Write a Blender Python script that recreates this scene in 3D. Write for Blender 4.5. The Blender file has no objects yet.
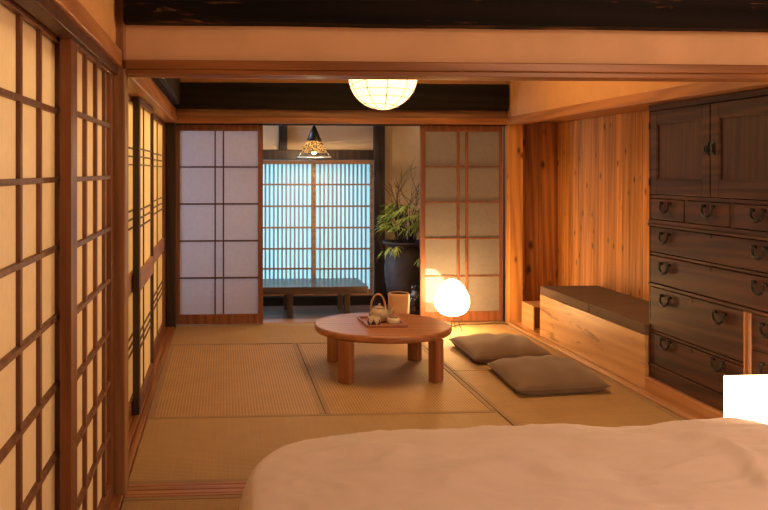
import bpy, bmesh, math, random
from mathutils import Vector, Matrix, noise
random.seed(7)
C = bpy.context.scene.collection
PI = math.pi

# ------------------------------------------------------------------ mesh helper
class MB:
    def __init__(s):
        s.v = []; s.f = []; s.m = []; s.sm = []
    def add(s, vs, fs, mi=0, smooth=False):
        o = len(s.v); s.v += [Vector(p) for p in vs]
        for f in fs:
            s.f.append([i + o for i in f]); s.m.append(mi); s.sm.append(smooth)
        return s
    def addbm(s, bm, mi=0, smooth=False):
        bm.verts.ensure_lookup_table(); bm.verts.index_update()
        s.add([v.co.copy() for v in bm.verts], [[v.index for v in f.verts] for f in bm.faces], mi, smooth)
        bm.free(); return s
    def box(s, x0, x1, y0, y1, z0, z1, bev=0.0, mi=0):
        bm = bmesh.new(); bmesh.ops.create_cube(bm, size=1)
        for v in bm.verts:
            v.co = Vector((x0 + (v.co.x + .5) * (x1 - x0), y0 + (v.co.y + .5) * (y1 - y0), z0 + (v.co.z + .5) * (z1 - z0)))
        if bev:
            bmesh.ops.bevel(bm, geom=list(bm.edges), offset=bev, segments=2, affect='EDGES', profile=.5)
        return s.addbm(bm, mi)
    def prism(s, poly, z0, z1, bev=0.0, mi=0):
        bm = bmesh.new()
        vs = [bm.verts.new((p[0], p[1], z0)) for p in poly]
        f = bm.faces.new(vs)
        r = bmesh.ops.extrude_face_region(bm, geom=[f])
        for e in r['geom']:
            if isinstance(e, bmesh.types.BMVert): e.co.z = z1
        bmesh.ops.recalc_face_normals(bm, faces=list(bm.faces))
        if bev:
            ed = [e for e in bm.edges if abs(e.verts[0].co.z - e.verts[1].co.z) < 1e-6]
            bmesh.ops.bevel(bm, geom=ed, offset=bev, segments=3, affect='EDGES', profile=.5)
        return s.addbm(bm, mi)
    def lathe(s, prof, c, seg=40, mi=0, smooth=True, mfun=None, cap=True):
        cx, cy, cz = c; vs = []; fs = []
        for r, z in prof:
            for k in range(seg):
                a = 2 * PI * k / seg
                vs.append((cx + r * math.cos(a), cy + r * math.sin(a), cz + z))
        o = len(s.v); s.v += [Vector(p) for p in vs]
        for i in range(len(prof) - 1):
            for k in range(seg):
                k2 = (k + 1) % seg
                s.f.append([o + i * seg + k, o + i * seg + k2, o + (i + 1) * seg + k2, o + (i + 1) * seg + k])
                s.m.append(mfun(i, k) if mfun else mi); s.sm.append(smooth)
        for i, rev in ((0, True), (len(prof) - 1, False)):
            if cap and prof[i][0] > 1e-4:
                ring = [o + i * seg + k for k in range(seg)]
                s.f.append(ring[::-1] if rev else ring); s.m.append(mi); s.sm.append(False)
        return s
    def tube(s, pts, r, seg=8, closed=False, mi=0, smooth=True):
        pts = [Vector(p) for p in pts]; n = len(pts)
        rr = r if hasattr(r, '__len__') else [r] * n
        vs = []; up = Vector((0, 0, 1)); prev = None
        for i, p in enumerate(pts):
            a = pts[(i - 1) % n] if (closed or i > 0) else p
            b = pts[(i + 1) % n] if (closed or i < n - 1) else p
            t = (b - a).normalized()
            if prev is None:
                u = t.cross(up)
                if u.length < 1e-3: u = t.cross(Vector((1, 0, 0)))
            else:
                u = prev - t * prev.dot(t)
            u.normalize(); prev = u; w = t.cross(u)
            for k in range(seg):
                g = 2 * PI * k / seg
                vs.append(p + u * (rr[i] * math.cos(g)) + w * (rr[i] * math.sin(g)))
        fs = []
        for i in range(n if closed else n - 1):
            j = (i + 1) % n
            for k in range(seg):
                k2 = (k + 1) % seg
                fs.append([i * seg + k, j * seg + k, j * seg + k2, i * seg + k2])
        if not closed:
            fs.append(list(range(seg))); fs.append([(n - 1) * seg + k for k in range(seg)][::-1])
        return s.add(vs, fs, mi, smooth)
    def grid(s, fn, nu, nv, mi=0, smooth=True, wrapu=False):
        vs = [fn(i / nu, j / nv) for j in range(nv + 1) for i in range(nu + 1)]
        fs = []
        for j in range(nv):
            for i in range(nu):
                a = j * (nu + 1) + i
                fs.append([a, a + 1, a + nu + 2, a + nu + 1])
        return s.add(vs, fs, mi, smooth)
    def build(s, name, mats, parent=None, origin=None):
        o3 = Vector(origin) if origin is not None else (parent_world(parent) if parent else Vector((0, 0, 0)))
        me = bpy.data.meshes.new(name)
        me.from_pydata([tuple(p - o3) for p in s.v], [], s.f)
        if not isinstance(mats, (list, tuple)): mats = [mats]
        for m in mats: me.materials.append(m)
        for p, mi, sm in zip(me.polygons, s.m, s.sm):
            p.material_index = mi; p.use_smooth = sm
        bm = bmesh.new(); bm.from_mesh(me)
        bmesh.ops.remove_doubles(bm, verts=list(bm.verts), dist=1e-6)
        bmesh.ops.recalc_face_normals(bm, faces=list(bm.faces))
        bm.to_mesh(me); bm.free()
        ob = bpy.data.objects.new(name, me); C.objects.link(ob)
        if parent: ob.parent = parent
        else: ob.location = o3
        ob['wo'] = list(o3) if parent is None else [0, 0, 0]
        return ob

def parent_world(o):
    p = Vector((0, 0, 0))
    while o:
        p += o.location; o = o.parent
    return p

def props(o, label, cat, group=None):
    o['label'] = label; o['category'] = cat
    if group: o['group'] = group
    return o
def thing(name, label, cat, loc, group=None):
    o = bpy.data.objects.new(name, None); C.objects.link(o); o.location = loc
    o.empty_display_size = .05
    return props(o, label, cat, group)
def struct(o):
    o['kind'] = 'structure'; return o
def tree(o, label=None, parent=None):
    c = o.copy(); C.objects.link(c)
    if parent: c.parent = parent
    if label: c['label'] = label
    for ch in list(o.children): tree(ch, None, c)
    return c

# ------------------------------------------------------------------ materials
def newmat(name):
    m = bpy.data.materials.new(name); m.use_nodes = True
    nt = m.node_tree; nt.nodes.clear()
    out = nt.nodes.new('ShaderNodeOutputMaterial')
    return m, nt, out
def nd(nt, t, **k):
    n = nt.nodes.new(t)
    for a, b in k.items(): setattr(n, a, b)
    return n
def L(nt, a, b): nt.links.new(a, b)
def math_(nt, op, a, b=None, c=None):
    n = nd(nt, 'ShaderNodeMath', operation=op)
    for i, x in enumerate((a, b, c)):
        if x is None: continue
        if isinstance(x, (int, float)): n.inputs[i].default_value = x
        else: L(nt, x, n.inputs[i])
    return n.outputs[0]
def ramp(nt, fac, stops):
    r = nd(nt, 'ShaderNodeValToRGB'); e = r.color_ramp.elements
    while len(e) < len(stops): e.new(.5)
    for k, (p, c) in enumerate(stops):
        e[k].position = p; e[k].color = (c[0], c[1], c[2], 1)
    L(nt, fac, r.inputs[0]); return r.outputs[0]
def mixc(nt, f, a, b, mode='MIX'):
    n = nd(nt, 'ShaderNodeMix', data_type='RGBA', blend_type=mode)
    if isinstance(f, (int, float)): n.inputs[0].default_value = f
    else: L(nt, f, n.inputs[0])
    for i, x in ((6, a), (7, b)):
        if isinstance(x, tuple): n.inputs[i].default_value = (x[0], x[1], x[2], 1)
        else: L(nt, x, n.inputs[i])
    return n.outputs[2]
def coords(nt, scale=(1, 1, 1)):
    t = nd(nt, 'ShaderNodeTexCoord'); mp = nd(nt, 'ShaderNodeMapping')
    mp.inputs['Scale'].default_value = scale
    L(nt, t.outputs['Object'], mp.inputs[0]); return mp.outputs[0], t.outputs['Object']
def noise_(nt, vec, scale, detail=3, rough=.55, dist=0):
    n = nd(nt, 'ShaderNodeTexNoise'); L(nt, vec, n.inputs['Vector'])
    n.inputs['Scale'].default_value = scale; n.inputs['Detail'].default_value = detail
    n.inputs['Roughness'].default_value = rough; n.inputs['Distortion'].default_value = dist
    return n.outputs[0]
def princ(nt, out, col, rough=.5, spec=.5, bump=None, bstr=.2, bdist=.002, coat=0):
    p = nd(nt, 'ShaderNodeBsdfPrincipled')
    if isinstance(col, tuple): p.inputs['Base Color'].default_value = (*col, 1)
    else: L(nt, col, p.inputs['Base Color'])
    if isinstance(rough, (int, float)): p.inputs['Roughness'].default_value = rough
    else: L(nt, rough, p.inputs['Roughness'])
    p.inputs['Specular IOR Level'].default_value = spec
    p.inputs['Coat Weight'].default_value = coat
    if bump is not None:
        b = nd(nt, 'ShaderNodeBump'); b.inputs['Strength'].default_value = bstr; b.inputs['Distance'].default_value = bdist
        L(nt, bump, b.inputs['Height']); L(nt, b.outputs[0], p.inputs['Normal'])
    L(nt, p.outputs[0], out.inputs[0]); return p
def wood(name, light, dark, axis='z', scale=1.0, rough=.45, spec=.4, contrast=.5, knots=None, boards=None, wear=None, coat=0, bstr=.25):
    m, nt, out = newmat(name)
    st = {'x': (.055, 1, 1), 'y': (1, .055, 1), 'z': (1, 1, .055)}[axis]
    v, ov = coords(nt, tuple(q * scale for q in st))
    if boards:                                   # shift the figure board by board
        ax, w = boards
        sp = nd(nt, 'ShaderNodeSeparateXYZ'); L(nt, ov, sp.inputs[0])
        idx = math_(nt, 'FLOOR', math_(nt, 'DIVIDE', sp.outputs[{'x': 0, 'y': 1, 'z': 2}[ax]], w))
        wn = nd(nt, 'ShaderNodeTexWhiteNoise', noise_dimensions='1D'); L(nt, idx, wn.inputs['W'])
        sc = nd(nt, 'ShaderNodeVectorMath', operation='MULTIPLY_ADD')
        L(nt, wn.outputs['Color'], sc.inputs[0]); sc.inputs[1].default_value = (9, 9, 9); L(nt, v, sc.inputs[2])
        v = sc.outputs[0]
    n1 = noise_(nt, v, 26, 4, .6, .6)
    n2 = noise_(nt, v, 5.5, 2, .5, 1.2)
    wv = nd(nt, 'ShaderNodeTexWave', wave_type='BANDS', bands_direction='DIAGONAL')
    L(nt, v, wv.inputs['Vector']); wv.inputs['Scale'].default_value = 9; wv.inputs['Distortion'].default_value = 7
    wv.inputs['Detail'].default_value = 2; wv.inputs['Detail Scale'].default_value = 1.2
    g = math_(nt, 'ADD', math_(nt, 'MULTIPLY', n1, .5), math_(nt, 'ADD', math_(nt, 'MULTIPLY', wv.outputs[1], .22), math_(nt, 'MULTIPLY', n2, .35)))
    col = ramp(nt, g, [(.535 - contrast * .26, dark), (.535 + contrast * .22, light)])
    if boards:
        mr = nd(nt, 'ShaderNodeMapRange'); L(nt, wn.outputs['Value'], mr.inputs[0])
        mr.inputs[3].default_value = .72; mr.inputs[4].default_value = 1.12
        hs = nd(nt, 'ShaderNodeHueSaturation'); L(nt, mr.outputs[0], hs.inputs['Value']); L(nt, col, hs.inputs['Color'])
        col = hs.outputs[0]
    if knots:
        kd, ksc, thr = knots
        kst = {'x': (.55, 1, 1), 'y': (1, .55, 1), 'z': (1, 1, .55)}[axis]
        kv, _ = coords(nt, tuple(q * ksc for q in kst))
        vo = nd(nt, 'ShaderNodeTexVoronoi'); vo.inputs['Scale'].default_value = 1; L(nt, kv, vo.inputs['Vector'])
        kf = nd(nt, 'ShaderNodeMapRange'); L(nt, vo.outputs['Distance'], kf.inputs[0])
        kf.inputs[1].default_value = thr * .35; kf.inputs[2].default_value = thr; kf.inputs[3].default_value = .9; kf.inputs[4].default_value = 0
        col = mixc(nt, kf.outputs[0], col, kd)
    if wear:
        wn2 = noise_(nt, coords(nt, {'x': (1.5, 9, 9), 'y': (9, 1.5, 9), 'z': (9, 9, 1.5)}[axis])[0], 1.6, 5, .65, .4)
        wf = nd(nt, 'ShaderNodeMapRange'); L(nt, wn2, wf.inputs[0])
        wf.inputs[1].default_value = .57; wf.inputs[2].default_value = .64
        col = mixc(nt, wf.outputs[0], col, wear)
    princ(nt, out, col, rough, spec, g, bstr, .0015, coat)
    return m
def plain(name, col, rough=.6, spec=.4, var=.12, nscale=40, bstr=.12, bdist=.001, metallic=0, coat=0):
    m, nt, out = newmat(name)
    v, _ = coords(nt)
    n = noise_(nt, v, nscale, 4)
    c = ramp(nt, n, [(.3, tuple(q * (1 - var) for q in col)), (.7, tuple(min(1, q * (1 + var)) for q in col))])
    p = princ(nt, out, c, rough, spec, n, bstr, bdist, coat)
    p.inputs['Metallic'].default_value = metallic
    return m
def plaster(name, col, var=.09):
    m, nt, out = newmat(name)
    v, _ = coords(nt)
    n = noise_(nt, v, 3.5, 6, .6); f = noise_(nt, v, 160, 3, .6)
    c = ramp(nt, n, [(.3, tuple(q * (1 - var) for q in col)), (.7, tuple(min(1, q * (1 + var)) for q in col))])
    princ(nt, out, c, .9, .2, math_(nt, 'ADD', math_(nt, 'MULTIPLY', n, .6), math_(nt, 'MULTIPLY', f, .3)), .25, .003)
    return m
def paper(name, col, trans=.5, gloss=0.0, pattern=None, grough=.05):
    m, nt, out = newmat(name)
    v, _ = coords(nt)
    n = noise_(nt, v, 30, 5, .65, .5)
    c = ramp(nt, n, [(.3, tuple(q * .93 for q in col)), (.7, col)])
    if pattern:                                   # faint leaf-like figure pressed into the sheet
        w1 = nd(nt, 'ShaderNodeTexVoronoi', feature='DISTANCE_TO_EDGE'); L(nt, v, w1.inputs['Vector']); w1.inputs['Scale'].default_value = 11
        mr = nd(nt, 'ShaderNodeMapRange'); L(nt, w1.outputs['Distance'], mr.inputs[0])
        mr.inputs[1].default_value = 0.0; mr.inputs[2].default_value = .05; mr.inputs[3].default_value = .55; mr.inputs[4].default_value = 0
        big = noise_(nt, v, 4, 2)
        c = mixc(nt, math_(nt, 'MULTIPLY', mr.outputs[0], big), c, pattern)
    d = nd(nt, 'ShaderNodeBsdfDiffuse'); t = nd(nt, 'ShaderNodeBsdfTranslucent')
    L(nt, c, d.inputs[0]); L(nt, c, t.inputs[0])
    mx = nd(nt, 'ShaderNodeMixShader'); mx.inputs[0].default_value = trans
    L(nt, d.outputs[0], mx.inputs[1]); L(nt, t.outputs[0], mx.inputs[2]); res = mx.outputs[0]
    if gloss:
        g = nd(nt, 'ShaderNodeBsdfGlossy'); g.inputs['Roughness'].default_value = grough
        g.inputs[0].default_value = (1, 1, 1, 1)
        lw = nd(nt, 'ShaderNodeFresnel'); lw.inputs[0].default_value = 1.5
        m2 = nd(nt, 'ShaderNodeMixShader'); L(nt, math_(nt, 'MULTIPLY', lw.outputs[0], gloss), m2.inputs[0])
        L(nt, res, m2.inputs[1]); L(nt, g.outputs[0], m2.inputs[2]); res = m2.outputs[0]
    L(nt, res, out.inputs[0]); return m
def glow(name, col, strength, diff=(.8, .75, .65)):
    m, nt, out = newmat(name)
    e = nd(nt, 'ShaderNodeEmission'); e.inputs[0].default_value = (*col, 1); e.inputs[1].default_value = strength
    d = nd(nt, 'ShaderNodeBsdfDiffuse'); d.inputs[0].default_value = (*diff, 1)
    t = nd(nt, 'ShaderNodeBsdfTranslucent'); t.inputs[0].default_value = (*diff, 1)
    mx = nd(nt, 'ShaderNodeMixShader'); mx.inputs[0].default_value = .5
    L(nt, d.outputs[0], mx.inputs[1]); L(nt, t.outputs[0], mx.inputs[2])
    a = nd(nt, 'ShaderNodeAddShader'); L(nt, mx.outputs[0], a.inputs[0]); L(nt, e.outputs[0], a.inputs[1])
    L(nt, a.outputs[0], out.inputs[0]); return m
def tatami(name, a, b, rib):
    m, nt, out = newmat(name)
    v, ov = coords(nt)
    sp = nd(nt, 'ShaderNodeSeparateXYZ'); L(nt, ov, sp.inputs[0])
    ax, bx = (0, 1) if rib == 'y' else (1, 0)     # ribs run along `rib`
    r1 = math_(nt, 'SINE', math_(nt, 'MULTIPLY', sp.outputs[ax], 2 * PI / .0165))
    r2 = math_(nt, 'SINE', math_(nt, 'MULTIPLY', sp.outputs[bx], 2 * PI / .021))
    w = math_(nt, 'ADD', math_(nt, 'MULTIPLY', r1, .5), math_(nt, 'MULTIPLY', math_(nt, 'MULTIPLY', r1, r2), .28))
    h = math_(nt, 'ADD', math_(nt, 'MULTIPLY', w, .5), .5)
    n = noise_(nt, coords(nt, (3, 3, 3))[0], 2.2, 5, .6)
    st = noise_(nt, coords(nt, (.6, 60, 1) if rib == 'y' else (60, .6, 1))[0], 3, 3, .6)
    f = math_(nt, 'ADD', math_(nt, 'MULTIPLY', h, .55), math_(nt, 'ADD', math_(nt, 'MULTIPLY', n, .25), math_(nt, 'MULTIPLY', st, .3)))
    c = ramp(nt, f, [(.30, b), (.74, a)])
    princ(nt, out, c, .62, .35, h, .55, .003)
    return m
def fabric(name, col, rough=.9, scale=420, var=.1, sheen=0):
    m, nt, out = newmat(name)
    v, _ = coords(nt)
    n = noise_(nt, v, scale, 2); b = noise_(nt, v, 6, 4)
    c = ramp(nt, b, [(.3, tuple(q * (1 - var) for q in col)), (.7, col)])
    p = princ(nt, out, c, rough, .2, n, .25, .0012)
    p.inputs['Sheen Weight'].default_value = sheen
    return m

M = {}
M['dark'] = wood('dark aged timber', (.010, .006, .005), (.003, .002, .002), 'x', .8, .7, .12, .6, wear=(.16, .07, .026))
M['dark_far'] = wood('black smoked timber', (.012, .008, .006), (.004, .003, .002), 'x', .8, .65, .15, .6)
M['dark_y'] = wood('dark aged timber lengthwise', (.014, .009, .007), (.005, .003, .003), 'y', .8, .6, .2, .5)
M['dark_z'] = wood('dark post timber', (.042, .024, .018), (.018, .010, .008), 'z', 1, .5, .35, .5)
M['trim_x'] = wood('brown lintel timber', (.33, .135, .042), (.20, .078, .024), 'x', 1, .4, .4, .6)
M['trim_y'] = wood('brown rail timber', (.36, .155, .050), (.24, .095, .030), 'y', 1, .4, .4, .6)
M['pillar'] = wood('brown pillar timber', (.33, .17, .075), (.21, .10, .042), 'z', 1, .45, .4, .6, knots=((.10, .04, .016), 6, .09))
M['pine_z'] = wood('knotty cedar post', (.62, .30, .09), (.42, .18, .05), 'z', 1.0, .45, .35, .55, knots=((.07, .03, .012), 9, .2))
M['planks_y'] = wood('knotty cedar boards', (.66, .315, .095), (.42, .175, .045), 'z', 1.0, .45, .35, .7, knots=((.08, .032, .012), 10.5, .2), boards=('y', .0965))
M['planks_x'] = wood('dark streaked cedar boards', (.60, .275, .085), (.30, .115, .032), 'z', 1.0, .45, .35, .7, knots=((.05, .02, .01), 8, .24), boards=('x', .11))
M['pine_y'] = wood('pale knotty pine', (.60, .345, .145), (.44, .225, .085), 'y', .8, .4, .4, .75, knots=((.10, .04, .014), 5, .09), wear=(.20, .085, .026))
M['pine_x'] = wood('pale pine end', (.60, .345, .145), (.44, .225, .085), 'x', .8, .4, .4, .55)
M['base_y'] = wood('reddish pine board', (.46, .22, .085), (.32, .135, .05), 'y', .9, .4, .4, .55, knots=((.08, .03, .012), 5, .16))
M['chest_y'] = wood('dark lacquered chestnut', (.074, .027, .014), (.028, .010, .006), 'y', 1.1, .5, .22, .6, coat=.0, bstr=.35)
M['chest_z'] = wood('dark lacquered chestnut upright', (.070, .025, .013), (.024, .009, .005), 'z', 1.3, .5, .22, 1.0, coat=.0, bstr=.35)
M['chest_strip'] = wood('lamplit reddish strip', (.30, .12, .045), (.18, .07, .026), 'z', 1, .4, .5, .5)  # orange lamplight on the divider is put into this colour
M['shoji_wood'] = wood('red brown screen timber', (.21, .078, .032), (.125, .045, .020), 'z', 1, .4, .45, .5)
M['shoji_dark'] = wood('dark brown lattice timber', (.10, .046, .025), (.062, .028, .016), 'z', 1, .45, .4, .5)
M['shoji_lat'] = wood('brown lattice bars', (.20, .085, .040), (.13, .054, .027), 'z', 1, .45, .4, .5)
M['shoji_black'] = wood('near black screen stile', (.040, .021, .015), (.020, .011, .009), 'z', 1, .45, .4, .5)
M['waist'] = wood('brown waist rail', (.42, .22, .10), (.30, .15, .065), 'y', 1, .4, .4, .5)
M['table'] = wood('reddish brown table timber', (.40, .165, .070), (.27, .10, .040), 'x', .9, .36, .45, .55, coat=.05, bstr=.1)
M['table_z'] = wood('reddish brown leg timber', (.36, .145, .060), (.24, .09, .036), 'z', 1, .4, .45, .5, coat=.0, bstr=.1)
M['bench_x'] = wood('dark bench timber', (.050, .030, .028), (.026, .016, .015), 'x', 1, .32, .55, .5, coat=.12, bstr=.03)
M['bench_z'] = wood('dark bench leg timber', (.036, .022, .019), (.020, .012, .011), 'z', 1, .35, .5, .5)
M['corridor_floor'] = wood('dark polished floor boards', (.27, .165, .15), (.15, .088, .082), 'x', 1, .4, .5, .5, boards=('y', .12))
M['plaster'] = plaster('tan earth plaster', (.66, .43, .255))
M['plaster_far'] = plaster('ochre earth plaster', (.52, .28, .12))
M['plaster_cor'] = plaster('beige corridor plaster', (.56, .42, .27))
M['ceiling'] = wood('dark ceiling boards', (.16, .08, .04), (.09, .045, .024), 'x', 1, .6, .3, .5, boards=('y', .3))
M['ceiling_y'] = wood('brown ceiling boards', (.42, .22, .10), (.30, .15, .065), 'y', 1, .6, .3, .5, boards=('x', .3))
M['paper'] = paper('cream shoji paper behind glass', (.86, .77, .60), .55, .2, None, .3)
M['paper2'] = paper('warm shoji paper', (.90, .82, .60), .5)
M['paper_blue'] = paper('white patterned sheet behind glass', (.72, .69, .74), .68, .8, (.80, .79, .85), .10)
M['paper_grey'] = paper('grey patterned sheet behind glass', (.42, .40, .40), .55, 1.4, (.30, .27, .24), .04)
M['pane'] = paper('white window sheet', (.88, .9, .9), .72)
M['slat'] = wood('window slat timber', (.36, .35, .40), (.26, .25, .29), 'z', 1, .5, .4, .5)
M['slat_rail'] = wood('window frame timber', (.36, .17, .07), (.25, .11, .045), 'x', 1, .5, .4, .5)
M['tatami_y'] = tatami('rush matting lengthwise', (.49, .315, .145), (.21, .122, .048), 'y')
M['tatami_x'] = tatami('rush matting crosswise', (.44, .295, .14), (.27, .17, .074), 'x')
M['border'] = fabric('brown mat edging cloth', (.31, .215, .13), .7, 300)
M['cushion'] = fabric('taupe linen', (.175, .112, .070), .95, 260, .15, .2)
M['pad_top'] = fabric('grey brown pad cloth', (.150, .098, .070), .8, 300, .12)
M['duvet'] = fabric('washed white cotton', (.78, .69, .66), .85, 500, .05, .15)
M['iron'] = plain('black iron', (.018, .014, .012), .4, .5, .2, 60, .1, .001, .6)
M['black'] = plain('black lacquer', (.012, .010, .010), .35, .5)
M['pot'] = plain('dark grey glazed stoneware', (.040, .033, .034), .6, .3, .25, 9)
M['jar'] = plain('black glazed stoneware', (.012, .012, .013), .15, .6, .1, 9, coat=.6)
M['jar_grey'] = plain('grey glazed stoneware', (.20, .20, .23), .2, .6, .1, 9, coat=.6)
M['clay'] = plain('sandy glazed clay', (.40, .32, .235), .4, .5, .15, 25)
M['canister'] = plain('peach tan wood', (.60, .36, .20), .55, .35, .05, 12, .05)
M['canister_in'] = plain('dark canister inside', (.07, .034, .015), .7, .3, .05, 12, .05)
M['bamboo'] = plain('bent cane', (.42, .22, .085), .4, .5, .15, 30)
M['cup'] = plain('pale glazed cup', (.56, .47, .38), .35, .5, .06, 25)
M['cup_dark'] = plain('blue black glaze', (.022, .024, .03), .3, .5, .1, 25)
M['tea'] = plain('dark tea', (.035, .020, .010), .1, .5, .05)
M['leaf'] = plain('palm leaf', (.34, .44, .09), .45, .4, .45, 14, .05)
M['twig'] = plain('dry twig', (.060, .034, .022), .8, .2, .2, 30)
M['soil'] = plain('dark soil', (.03, .02, .015), .95, .1, .3, 60, .6, .01)
M['wire'] = plain('thin lantern wire', (.16, .10, .04), .6, .3)
M['cord'] = plain('dark cord', (.03, .02, .016), .6, .3)
M['outlet'] = plain('brown outlet plate', (.13, .085, .055), .4, .5, .05)
M['outlet_in'] = plain('cream socket face', (.62, .55, .32), .4, .5, .05)
M['sill'] = wood('reddish sill timber', (.42, .19, .085), (.27, .11, .046), 'x', 1.2, .32, .5, .7, coat=.15)
M['sill_y'] = wood('pale sill timber', (.50, .26, .105), (.34, .16, .06), 'y', 1.2, .35, .5, .7, coat=.15)
M['track'] = plain('dark groove', (.05, .03, .02), .6, .3)
M['egg'] = glow('lit white egg shade', (1, .58, .23), 26)
M['cube'] = glow('lit white cube shade', (1, .72, .42), 11)
M['lantern'] = glow('lit washi paper', (1, .66, .30), .30, (.85, .78, .62))
M['bulb'] = glow('lit bulb', (1, .70, .35), 40)
M['lace'] = None

# ------------------------------------------------------------------ dimensions
XL, XR = -.40, 2.37            # far room: left mat edge, right mat edge
YS0, YS1 = 3.36, 3.50          # sill between the rooms
YF = 7.05                      # far wall line
KZ = 1.672                     # underside of the lintels
XW = 2.89                      # plank wall

# ------------------------------------------------------------------ shell
mb = MB(); mb.box(-1.9, 3.4, -1.6, 8.25, -.14, -.058)
struct(mb.build('floor', M['corridor_floor']))
mb = MB()
for k in range(8):
    mb.box(-1.6, 2.75, 7.27 + k * .12, 7.27 + (k + 1) * .12 - .0015, -.0575, -.002, .002)
struct(mb.build('floor_corridor', M['corridor_floor']))
mb = MB(); mb.box(-.42, 3.05, -1.3, 3.42, 2.62, 2.68)
struct(mb.build('ceiling', M['ceiling']))
mb = MB(); mb.box(-.44, 3.0, 3.42, 7.12, 2.46, 2.52)
struct(mb.build('ceiling_far', M['ceiling_y']))
mb = MB(); mb.box(-1.6, 2.75, 7.12, 8.2, 2.25, 2.31)
struct(mb.build('ceiling_corridor', M['ceiling']))
# outer passage left of the paper screens
mb = MB(); mb.box(-1.8, -1.72, -1.4, 7.12, -.05, 2.6); mb.box(-1.8, -.42, -1.5, -1.4, -.05, 2.6)
mb.box(-1.8, -.55, 7.08, 7.14, -.05, 2.6)
struct(mb.build('wall_passage', M['plaster_cor']))
mb = MB(); mb.box(-1.8, -.53, -1.4, 7.12, 2.5, 2.56)
struct(mb.build('ceiling_passage', M['plaster_cor']))
mb = MB(); mb.box(-1.72, -.56, -1.4, 7.08, -.057, -.01)
struct(mb.build('floor_passage', M['corridor_floor']))

# left wall above the rails, both rooms
mb = MB(); mb.box(-.53, -.425, -1.4, 3.37, 1.755, 2.62)
struct(mb.build('wall_left', plaster('warm ochre plaster', (.74, .43, .17))))
mb = MB(); mb.box(-.53, -.43, 3.49, 7.1, 1.73, 2.46)
struct(mb.build('wall_left_far', M['plaster_far']))
mb = MB(); mb.box(-.505, -.34, 3.5, 6.62, 1.795, 2.13, .02)
struct(mb.build('beam_left', M['dark_y']))
mb = MB(); mb.box(-.43, -.405, 6.955, 7.05, 1.79, 2.3, .004)
struct(mb.build('trim_left_post', M['dark_z']))
# back and right of the near room
mb = MB(); mb.box(-.53, 3.1, -1.4, -1.3, -.05, 2.62)
struct(mb.build('wall_back', M['plaster']))
mb = MB(); mb.box(3.0, 3.1, -1.3, 3.4, -.05, 2.62)
struct(mb.build('wall_right', M['plaster']))

# rails over the left screens
mb = MB(); mb.box(-.52, -.40, -1.3, 3.37, 1.695, 1.757, .006)
struct(mb.build('trim_1', wood('light rail timber', (.52, .25, .10), (.38, .165, .06), 'y', 1, .4, .4, .6)))
mb = MB(); mb.box(-.53, -.488, -1.3, 3.37, 1.650, 1.695); mb.box(-.462, -.415, -1.3, 3.37, 1.660, 1.695, .003)
struct(mb.build('trim_2', M['shoji_dark']))
mb = MB(); mb.box(-.52, -.385, 3.49, 6.97, KZ, 1.732, .006); mb.box(-.43, -.395, 3.49, 6.97, 1.732, 1.795, .004)
struct(mb.build('trim_3', M['trim_y']))
# sills under the left screens
mb = MB(); mb.box(-.53, -.395, -1.3, 3.37, -.055, .012, .004)
struct(mb.build('sill_left', M['trim_y']))
mb = MB(); mb.box(-.53, -.470, 3.49, 7.0, -.055, .012, .003); mb.box(-.463, -.435, 3.49, 7.0, -.055, .012, .003); mb.box(-.428, -.402, 3.49, 7.0, -.055, .012, .003); mb.box(-.53, -.40, 3.49, 7.0, -.056, .002)
struct(mb.build('sill_left_far', M['trim_y']))
# pillars
mb = MB(); mb.box(-.505, -.388, 3.368, 3.492, -.05, 2.6, .006)
struct(mb.build('pillar', M['pillar']))
mb = MB(); mb.box(-.53, -.394, 6.955, 7.075, -.05, 1.80, .006)
struct(mb.build('pillar', M['dark_z']))
mb = MB(); mb.box(2.387, 2.503, 6.952, 7.07, -.05, KZ, .005)
struct(mb.build('pillar', M['pine_z']))

# partition over the opening between the rooms
mb = MB(); mb.box(-.40, 3.05, 3.385, 3.49, 1.715, 2.62)
struct(mb.build('wall_partition', M['plaster']))
mb = MB(); mb.box(-.388, 3.05, 3.355, 3.505, 1.686, 1.722, .004); mb.box(-.388, 3.05, 3.372, 3.395, 1.665, 1.687, .003); mb.box(-.388, 3.05, 3.42, 3.445, 1.665, 1.687, .003); mb.box(-.388, 3.05, 3.47, 3.50, 1.665, 1.687, .003)
struct(mb.build('lintel', M['trim_x']))
def beam_fn(x0, x1, y0, y1, z0, z1, amp, nseg=80, seed=0):
    mb = MB(); ring = []
    for i in range(nseg + 1):
        x = x0 + (x1 - x0) * i / nseg
        pts = []
        for k, (y, z) in enumerate(((y0, z0), ((y0 + y1) / 2, z0), (y1, z0), (y1, z1), (y0, z1), (y0 - .004, (z0 + z1) / 2))):
            d = noise.noise(Vector((x * 2.3 + seed, k * 3.1, 0))) * amp + noise.noise(Vector((x * 11 + seed, k * 3.1, 4))) * amp * .35
            pts.append((x, y + d * .7, z + d))
        ring.append(pts)
    vs = [p for r in ring for p in r]; n = 6; fs = []
    for i in range(nseg):
        for k in range(n):
            k2 = (k + 1) % n
            fs.append([i * n + k, i * n + k2, (i + 1) * n + k2, (i + 1) * n + k])
    fs.append(list(range(n))); fs.append([nseg * n + k for k in range(n)])
    return mb.add(vs, fs, 0, False)
struct(beam_fn(-.388, 3.0, 3.30, 3.52, 1.862, 2.20, .005).build('beam', M['dark']))
# sill between the rooms
mb = MB()
for a, b in ((3.362, 3.385), (3.388, 3.425), (3.43, 3.47), (3.474, 3.502)): mb.box(-.388, 2.9, a, b, -.055, .004, .002)
mb.box(-.388, 2.9, 3.362, 3.502, -.056, -.001)
struct(mb.build('sill', M['sill']))

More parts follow.
